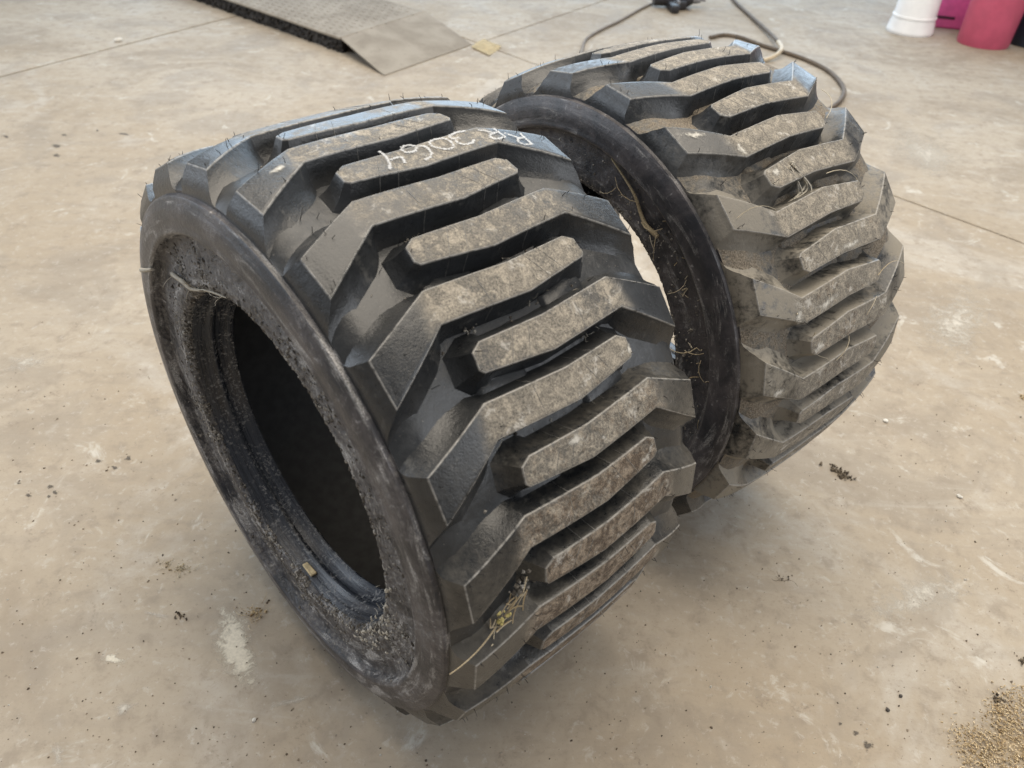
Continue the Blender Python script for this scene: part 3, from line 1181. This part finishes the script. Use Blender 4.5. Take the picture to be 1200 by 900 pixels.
def smear(tyre, u, ph, a, b, ang, seed):
    """a, b: half axes in metres along the axle and round the tyre"""
    q_ = random.Random(seed)
    vs, fs, core = [], [], []
    n = 20
    p0 = [q_.uniform(0, 6.28) for _ in range(3)]
    for rr in (.0, .5, 1.0):
        for j in range(n):
            t = 2 * math.pi * j / n
            w = rr * (1 + .18 * math.sin(2 * t + p0[0]) + .14 * math.sin(3 * t + p0[1]))
            x, y = a * w * math.cos(t), b * w * math.sin(t)
            uu = u + x * math.cos(ang) - y * math.sin(ang)
            pp_ = ph + (x * math.sin(ang) + y * math.cos(ang)) / (rad(1) * R)
            vs.append(P3(uu, pp_, rtop(uu) + .0005))
            core.append(1 - rr)
    for k in range(2):
        for j in range(n):
            fs.append((k * n + j, k * n + (j + 1) % n, (k + 1) * n + (j + 1) % n, (k + 1) * n + j))
    me = mesh('dried_smear', vs, fs)
    orient(me, lambda p: p.normal.y * p.center.y + p.normal.z * p.center.z)
    at_ = me.attributes.new('core', 'FLOAT', 'POINT')
    at_.data.foreach_set('value', core)
    link('dried_smear', me, MK_SMEAR, tyre)


for i, (u, ph, a, b, an) in enumerate([(-.150, -25.0, .022, .009, -.5), (-.100, -31.6, .009, .015, 0), (-.069, -38.2, .012, .010, 0), (-.055, -65.8, .036, .011, 0),
                                       (-.072, -74.0, .020, .012, 0), (-.112, -65.6, .016, .012, .4), (-.150, -80.0, .020, .010, .4), (.02, -57.0, .03, .008, 0)]):
    smear(T2, -u, -ph, a, b, an, 100 + i)
for i, (u, ph, a, b, an) in enumerate([(-.128, -3.3, .016, .009, .6), (.085, -53.2, .005, .010, 0), (-.02, -61.0, .020, .009, 0)]):
    smear(T1, u, ph, a, b, an, 120 + i)

mb = MB()
mc = MB()
for u, ph in [(-.065, -39.6), (.0635, -49.3), (-.067, -62.1), (.012, -30.2), (-.066, -33.1), (.024, -39.0), (-.05, 12.5), (.034, -63.2), (-.07, -56.0), (.07, -41.0), (-.06, -22.5), (.045, -56.5)]:
    for i in range(14):
        uu, pp_ = u + r_.gauss(0, .006), ph + r_.gauss(0, .8)
        p = P3(uu, pp_, rcase(uu) + r_.uniform(0, .004))
        nv = Vector((0, p.y, p.z)).normalized()
        if i < 7:
            strand(mb, p, Vector((r_.gauss(0, 1), r_.gauss(0, 1), r_.gauss(0, 1))) + nv * .6, r_.uniform(.005, .017), r_.uniform(.0002, .0005), r_, .5)
        else:
            chip(mc, p, nv, r_.uniform(.0010, .0032), r_, .7)
o = mb.build('fluff', MAT_STRING, T1)
o['kind'] = 'stuff'
o = mc.build('soil_crumbs', MAT_CRUST, T1)
o['kind'] = 'stuff'

# ------------------------------------------------------------------ debris on the floor
r_ = random.Random(33)


def inside(poly, x, y):
    c_ = False
    for i in range(len(poly)):
        (x1, y1), (x2, y2) = poly[i], poly[i - 1]
        if (y1 > y) != (y2 > y) and x < (x2 - x1) * (y - y1) / (y2 - y1) + x1:
            c_ = not c_
    return c_


GR = [(1111, 852), (1118, 846), (1126, 856), (1136, 853), (1150, 862), (1162, 852), (1160, 832), (1166, 815), (1182, 812), (1200, 806), (1300, 790), (1330, 1000), (1180, 980), (1140, 930), (1132, 890), (1122, 872)]
mb = MB()
cnt = 0
while cnt < 7200:
    x, y = r_.uniform(1095, 1330), r_.uniform(795, 990)
    ins = inside(GR, x + r_.gauss(0, 8.5), y + r_.gauss(0, 8.5))
    if not ins and r_.random() > .012:
        continue
    if ins and 1160 < x < 1200 and 858 < y < 900 and r_.random() < .35:
        continue
    p = at(x, y, 0)
    p.z = r_.uniform(.0005, .006 if ins else .001)
    d = Vector((r_.gauss(0, 1), r_.gauss(0, 1), r_.gauss(0, .3))).normalized()
    ln = r_.uniform(.0014, .0050)
    w = r_.uniform(.0005, .0013)
    mb.tube([p - d * ln * .5, p - d * ln * .1, p + d * ln * .5], w * 1.0, 4, True, w * .6)
    cnt += 1
o = mb.build('grain_spill', MAT_GRAIN)
tag(o, 'spill of golden grain and chaff on the concrete at the lower right corner', 'grain', None, 'stuff')

mb = MB()
for i in range(2300):
    if r_.random() < .7:
        x, y = r_.uniform(-60, 1260), r_.uniform(420, 960)
    else:
        x, y = r_.uniform(-60, 1260), r_.uniform(60, 900)
    p = at(x, y, 0)
    s_ = abs(r_.gauss(0, .0011)) + .0005
    chip(mb, p, Vector((0, 0, 1)), min(s_, .004), r_, .7)
o = mb.build('floor_grit', MAT_GRIT)
tag(o, 'fine grit and crumbs scattered over the concrete floor', 'grit', None, 'stuff')

MAT_SOIL = mat_island('soil_clump', [(0.07, 0.055, 0.04), (0.15, 0.12, 0.085), (0.24, 0.20, 0.15)], .95)


def clump(name, px, py, rx, ry, ang, n, size, mat, label, cat, strands=0, group=None):
    p0 = at(px, py, 0)
    m2 = MB()
    for i in range(n):
        a, b = r_.gauss(0, .45) * rx, r_.gauss(0, .45) * ry
        ca, sa = math.cos(ang), math.sin(ang)
        p = at(px + a * ca - b * sa, py + a * sa + b * ca, 0)
        p.z = r_.uniform(0, size * .8)
        chip(m2, p - p0, Vector((r_.gauss(0, .3), r_.gauss(0, .3), 1)).normalized(), size * r_.uniform(.4, 1), r_, .8)
    for i in range(strands):
        a, b = r_.gauss(0, .5) * rx, r_.gauss(0, .5) * ry
        p = at(px + a, py + b, .001) - p0
        strand(m2, p, Vector((r_.gauss(0, 1), r_.gauss(0, 1), r_.uniform(0, .3))), size * r_.uniform(3, 8), size * .11, r_, .4)
    o = link(name, mesh(name, m2.v, m2.f), mat)
    o.location = p0
    return tag(o, label, cat, group)


clump('dirt_clump', 982, 553, 22, 7, .45, 46, .0062, MAT_SOIL, 'crumbly brown dirt clump on the floor right of the rear tyre', 'dirt')
clump('chaff_tuft', 206, 664, 22, 10, .1, 26, .0030, MAT_STRAW, 'tan chaff tuft on the floor left of the front tyre', 'chaff', 26)
clump('chaff_tuft', 298, 720, 14, 11, .3, 30, .0032, MAT_GRAIN, 'golden brown chaff tuft at the top edge of the white paint scuff', 'chaff', 16)
clump('dirt_crumb', 211, 722, 10, 6, .4, 14, .0035, MAT_SOIL, 'dark brown dirt crumb left of the white paint scuff', 'dirt')
clump('dirt_crumb', 1197, 775, 6, 6, .4, 12, .0042, MAT_SOIL, 'brown dirt crumb at the right edge above the grain spill', 'dirt')
clump('dirt_crumb', 917, 679, 7, 5, .4, 9, .0030, MAT_SOIL, 'small greenish brown crumb below the rear tyre', 'dirt', 6)
clump('dirt_crumb', 1170, 820, 7, 6, .2, 12, .0046, MAT_SOIL, 'dark soil crumb at the tip of the grain spill', 'dirt')
clump('dirt_crumb', 1197, 467, 5, 4, .2, 9, .0046, MAT_GRAIN, 'tan crumb at the right edge beside the rear tyre', 'dirt')
MAT_STONE = plain('dark_stone', (0.07, 0.062, 0.055), .9, .3, 300, .4)
MAT_PALESTONE = plain('pale_stone', (0.62, 0.60, 0.55), .9, .15, 300, .4)


def pebble(px, py, size, mat, label):
    p0 = at(px, py, 0)
    bm = bmesh.new()
    bmesh.ops.create_icosphere(bm, subdivisions=2, radius=size)
    ph = [r_.uniform(0, 6) for _ in range(3)]
    for v in bm.verts:
        k = 1 + .18 * math.sin(v.co.x / size * 2.6 + ph[0]) + .16 * math.sin(v.co.y / size * 3.1 + ph[1])
        v.co = Vector((v.co.x * k, v.co.y * k * .8, v.co.z * k * .6 + size * .5))
    o = link('pebble', from_bm('pebble', bm), mat)
    o.location = p0
    o.rotation_euler = (0, 0, r_.uniform(0, 3))
    tag(o, label, 'pebble')


pebble(1055, 816, .0032, MAT_STONE, 'dark pebble left of the grain spill, the nearer of two to its tip')
pebble(1040, 832, .0036, MAT_STONE, 'dark pebble left of the grain spill, the lower of two')
pebble(298, 844, .0036, MAT_PALESTONE, 'white pebble below the white paint scuff')
pebble(1037, 494, .0058, MAT_PALESTONE, 'white pebble on the bare floor right of the rear tyre')
pebble(1124, 583, .0052, MAT_PALESTONE, 'pale flat pebble on the floor at right, between rear tyre and grain')
pebble(139, 49, .017, MAT_PALESTONE, 'pale chip lying on the floor joint at upper left')

# ------------------------------------------------------------------ drive-on platform with hinged flap
MAT_PLATE = NT('steel_plate')
_p = MAT_PLATE.node('ShaderNodeTexCoord').outputs['Object']
_n1 = MAT_PLATE.noise(_p, 5, 5, .6, .5)
_n2 = MAT_PLATE.noise(_p, 60, 4)
_c = MAT_PLATE.mix(MAT_PLATE.ramp(_n1, .35, .65), (0.225, 0.196, 0.158), (0.300, 0.268, 0.222))
_c = MAT_PLATE.mix(MAT_PLATE.ramp(_n2, .58, .75, 0, .5), _c, (0.13, 0.105, 0.085))
MAT_PLATE = MAT_PLATE.fin(_c, .85, MAT_PLATE.bump(_n2, .3, .003), .2)
MAT_RAIL = mat_island('black_rubber_strip', [(0.012, 0.012, 0.013), (0.03, 0.029, 0.028), (0.055, 0.052, 0.05)], .7)
HZ = .075
A = at(398, 44, HZ)
B = at(270, 0, HZ)
Cc = at(497, 13, HZ)
along = (B - A)
along.z = 0
along.normalize()
across = (Cc - A)
across.z = 0
aw = across.length
across.normalize()
plat = empty('drive_on_platform', (A.x, A.y, 0))
tag(plat, 'low steel drive-on platform with sloping hinged flap at the top left', 'platform')
LEN = 3.0


def prism(name, poly, z0, z1, mat, parent, bev=.004):
    bm = bmesh.new()
    lo = [bm.verts.new((x, y, z0)) for x, y in poly]
    hi = [bm.verts.new((x, y, z1)) for x, y in poly]
    bm.faces.new(lo)
    bm.faces.new(hi)
    for i in range(len(poly)):
        j = (i + 1) % len(poly)
        bm.faces.new((lo[i], lo[j], hi[j], hi[i]))
    bmesh.ops.recalc_face_normals(bm, faces=bm.faces[:])
    if bev:
        bmesh.ops.bevel(bm, geom=bm.edges[:], offset=bev, segments=1, affect='EDGES', profile=.5)
    return link(name, from_bm(name, bm), mat, parent)


def loc2(a, b):
    v = along * a + across * b
    return (v.x, v.y)


prism('deck_plate', [loc2(0, 0), loc2(LEN, 0), loc2(LEN, aw), loc2(0, aw)], HZ - .012, HZ, MAT_PLATE, plat, .003)
# chequer ribs on the deck
mb = MB()
for i in range(50):
    for j in range(14):
        a0, b0 = .05 + i * .030, .03 + j * (aw - .06) / 13
        a1, b1 = a0 + .018, b0 + (.013 if (i + j) % 2 else -.013)
        pa, pb2 = loc2(a0, b0), loc2(a1, b1)
        mb.tube([(pa[0], pa[1], HZ), (pb2[0], pb2[1], HZ)], .0026, 4)
o = mb.build('chequer_ribs', MAT_PLATE, plat)
o['kind'] = 'stuff'
# mottled black edge strip hanging under the deck edge
mb = MB()
for i in range(900):
    a0 = r_.uniform(.0, LEN)
    v = along * a0 + across * r_.uniform(.004, .02)
    p = Vector((v.x, v.y, r_.uniform(.004, HZ - .016)))
    chip(mb, p, (-across + Vector((0, 0, .2))).normalized(), r_.uniform(.008, .017), r_, .5)
o = mb.build('edge_strip', MAT_RAIL, plat)
o['kind'] = 'stuff'
prism('side_rail', [loc2(.004, .012), loc2(LEN, .012), loc2(LEN, .05), loc2(.004, .05)], .003, HZ - .013, MAT_RAIL, plat, .002)
prism('side_rail', [loc2(.004, aw - .05), loc2(LEN, aw - .05), loc2(LEN, aw - .012), loc2(.004, aw - .012)], .003, HZ - .013, MAT_RAIL, plat, .002)
# flap: hinge edge high, toe on the floor
t1, t2 = at(450, 88, .004), at(553, 52, .004)
o_ = Vector((A.x, A.y, 0))
h1 = A - o_ - along * .012
h2 = Cc - o_ - along * .012
f1, f2 = t1 - o_, t2 - o_
vs = []
nf = (f1 - h1).cross(h2 - h1).normalized()
if nf.z < 0:
    nf = -nf
top = [h1, h2, f2, f1]
vs = [v for v in top] + [v - nf * .006 for v in top]
fl = link('flap', fix(mesh('flap', vs, [(0, 1, 2, 3), (7, 6, 5, 4), (0, 4, 5, 1), (1, 5, 6, 2), (2, 6, 7, 3), (3, 7, 4, 0)])), MAT_PLATE, plat)
mb = MB()
for i in range(6):
    a, b = h1.lerp(h2, i / 6 + .01), h1.lerp(h2, (i + 1) / 6 - .01)
    up = along * .006 + Vector((0, 0, -.004))
    mb.tube([a + up, b + up], .006, 8)
mb.build('hinge', MAT_PLATE, plat, 40)

# cardboard scrap
MAT_CARD = plain('cardboard', (0.66, 0.56, 0.36), .85, .12, 60, .2)
sc = [at(552, 56), at(567, 46.5), at(588, 56), at(573, 66)]
p0 = sum(sc, Vector()) / 4
bm = bmesh.new()
N = 5
grid = []
for i in range(N):
    row = []
    for j in range(N):
        q = sc[0].lerp(sc[1], i / (N - 1)).lerp(sc[3].lerp(sc[2], i / (N - 1)), j / (N - 1)) - p0
        q.z = .006 + .006 * math.sin(i * .9) * math.sin(j * 1.1 + .4)
        row.append(bm.verts.new(q))
    grid.append(row)
for i in range(N - 1):
    for j in range(N - 1):
        bm.faces.new((grid[i][j], grid[i + 1][j], grid[i + 1][j + 1], grid[i][j + 1]))
bmesh.ops.solidify(bm, geom=bm.faces[:], thickness=.004)
bmesh.ops.recalc_face_normals(bm, faces=bm.faces[:])
o = link('cardboard_scrap', from_bm('cardboard_scrap', bm), MAT_CARD)
o.location = p0
tag(o, 'square tan cardboard scrap lying beside the platform flap', 'cardboard')

# ------------------------------------------------------------------ hoses and tool at the back
MAT_HOSE = plain('hose_rubber', (0.105, 0.080, 0.056), .7, .2, 40, .15)
MAT_CORD = plain('cord_rubber', (0.16, 0.13, 0.10), .7, .2, 40, .15)
MAT_COUP = plain('brass_coupling', (0.48, 0.40, 0.28), .5, .15, 40, .1)


def run(pix, r):
    return smoothpath([at(x, y, r) for x, y in pix], 8)


hb = MB()
hb.tube(run([(832, 44), (848, 41), (868, 44), (890, 52), (915, 60), (945, 70), (972, 84), (988, 102), (986, 116), (973, 127), (950, 140)], .0105), .0105, 10)
hose = empty('air_hose', at(915, 60))
tag(hose, 'dark brown air hose curving over the floor behind the rear tyre', 'hose')
o = hb.build('hose_line', MAT_HOSE, hose, 60)
o.matrix_parent_inverse = Matrix.Translation(-hose.location)
hose2 = empty('air_hose', at(880, 25))
tag(hose2, 'straight dark hose coming from the top edge, with pale curled end crossing another hose', 'hose')
hb = MB()
pth = smoothpath([at(852, -14, .013), at(860, 0, .013), at(880, 19, .013), at(900, 37, .02), at(912, 49, .036)], 8)
hb.tube(pth, .0105, 10)
o = hb.build('hose_line', MAT_HOSE, hose2, 60)
o.matrix_parent_inverse = Matrix.Translation(-hose2.location)
hb = MB()
hb.tube(smoothpath([at(912, 49, .036), at(916, 57, .038), at(909, 65, .026), at(897, 70, .012), at(880, 73, .012)], 8), .011, 10)
o = hb.build('hose_end', MAT_COUP, hose2, 60)
o.matrix_parent_inverse = Matrix.Translation(-hose2.location)
cb = MB()
cb.tube(run([(678, 75), (682, 60), (687, 46), (706, 34), (725, 25), (750, 11), (764, 4)], .008), .008, 8)
o = cb.build('electric_cable', MAT_CORD, None, 60)
tag(o, 'thin grey brown cord running from the black tool to behind the rear tyre', 'cable')

MAT_TOOL = plain('black_plastic', (0.018, 0.018, 0.021), .45, .3, 40, .1)
MAT_TOOLG = plain('grey_metal', (0.22, 0.22, 0.23), .4, .2, 40, .1)
tp = at(788, 9)
tool = empty('power_tool', tp, rad(8))
tag(tool, 'black power tool lying on the floor at the top centre', 'power tool')
vs, fs = lathe([(0, -.13), (.034, -.13), (.040, -.12), (.040, .02), (.046, .03), (.046, .09), (.030, .12), (0, .12)], 20)
o = link('motor_body', mesh('motor_body', [(z, x, y + .05) for x, y, z in vs], fs), MAT_TOOL, tool, 40)
bm = box_bm(.05, .17, .045, (-.03, -.09, .026), .012, 3)
link('handle', from_bm('handle', bm), MAT_TOOL, tool, 40)
bm = box_bm(.09, .07, .05, (.02, -.05, .028), .010, 3)
link('battery', from_bm('battery', bm), MAT_TOOL, tool, 40)
vs, fs = lathe([(0, 0), (.024, 0), (.026, .005), (.022, .05), (.012, .055), (.012, .085), (0, .085)], 16)
link('chuck', mesh('chuck', [(z + .12, x, y + .05) for x, y, z in vs], fs), MAT_TOOLG, tool, 40)
bm = box_bm(.022, .05, .006, (.085, -.06, .006), .002, 1)
link('tool_foot', from_bm('tool_foot', bm), MAT_TOOLG, tool)
link('trigger', from_bm('trigger', box_bm(.014, .045, .02, (.004, -.09, .052), .004, 2)), MAT_TOOLG, tool)

# ------------------------------------------------------------------ buckets and box at upper right
MAT_WHITE = plain('white_plastic', (0.78, 0.79, 0.80), .42, .04, 15, .05)
MAT_RED = plain('red_plastic', (0.47, 0.080, 0.145), .45, .10, 12, .05)
MAT_PINK = plain('pink_plastic', (0.66, 0.12, 0.34), .45, .10, 20, .05)
MAT_NAVY = plain('navy_plastic', (0.022, 0.035, 0.06), .5, .2, 20, .05)
MAT_PURPLE = plain('purple_plastic', (0.26, 0.20, 0.55), .5, .2, 20, .05)
MAT_SLOT = plain('slot_dark', (0.05, 0.012, 0.03), .6, .2, 20, 0)


def vessel(name, loc, prof, mat, label, cat, parts=()):
    root = empty(name, loc)
    tag(root, label, cat)
    vs, fs = lathe(prof, 56)
    link('body', fix(mesh('body', vs, fs)), mat, root, 40)
    for nm, pr, m in parts:
        vs, fs = lathe(pr, 56)
        link(nm, fix(mesh(nm, vs, fs)), m, root, 40)
    return root


wl, wr = at(1040, 36), at(1089, 48)
wc = (wl + wr) / 2 + Vector((.04, .09, 0))
rw = (wr - wl).length * .5 * 1.0
vessel('white_bucket', wc, [(0, .0), (rw * .97, 0), (rw, .008), (rw, .02)] + [(rw * .985, .024), (rw * .97, .05), (rw * .90, .085), (rw * .80, .40), (rw * .78, .41), (0, .41)], MAT_WHITE,
       'white plastic bucket standing upside down beside a pink box', 'bucket',
       [('rim_band', [(rw * .90, .082), (rw * .935, .086), (rw * .935, .096), (rw * .89, .100)], MAT_WHITE)])
bl, br_ = at(1120, 53), at(1184, 62)
bc = (bl + br_) / 2 + Vector((.05, .12, 0))
rb = (br_ - bl).length * .5 * 1.02
vessel('red_tub', bc, [(0, .0), (rb * .93, 0), (rb * .96, .012), (rb * .99, .20), (rb * 1.04, .55), (rb * 1.06, .55), (rb * 1.06, .565), (rb * 1.0, .565), (rb * .95, .05), (0, .04)], MAT_RED,
       'tall pinkish red plastic tub on the floor at the upper right', 'tub')
pp = at(1106, 36)
pk = empty('pink_box', pp + Vector((.06, .16, 0)), rad(-14))
tag(pk, 'bright pink plastic box with a dark slot between white bucket and red tub', 'box')
link('box_body', from_bm('box_body', box_bm(.30, .22, .20, (0, 0, .10), .012, 3)), MAT_PINK, pk, 40)
link('slot', from_bm('slot', box_bm(.12, .008, .014, (-.03, -.112, .062), .002, 1)), MAT_SLOT, pk)
link('box_lid', from_bm('box_lid', box_bm(.31, .23, .022, (0, 0, .212), .006, 2)), MAT_SLOT, pk, 40)
pu = empty('purple_pouch', pk.location + Vector((.03, .0, .223)), rad(-10))
tag(pu, 'purple blue plastic case resting on the pink box', 'case')
link('case_body', from_bm('case_body', box_bm(.22, .16, .09, (0, 0, .045), .02, 3)), MAT_PURPLE, pu, 40)
link('case_seam', from_bm('case_seam', box_bm(.224, .164, .006, (0, 0, .045), .002, 1)), MAT_SLOT, pu, 40)
nb = at(1196, 56) + Vector((.13, .10, 0))
vessel('navy_bucket', nb, [(0, 0), (.15, 0), (.157, .01), (.175, .36), (.185, .362), (.185, .375), (.17, .375), (.15, .02), (0, .015)], MAT_NAVY,
       'dark navy bucket half outside the right edge next to the red tub', 'bucket',
       [('rim_band', [(.176, .30), (.183, .302), (.183, .31), (.178, .314)], MAT_NAVY)])
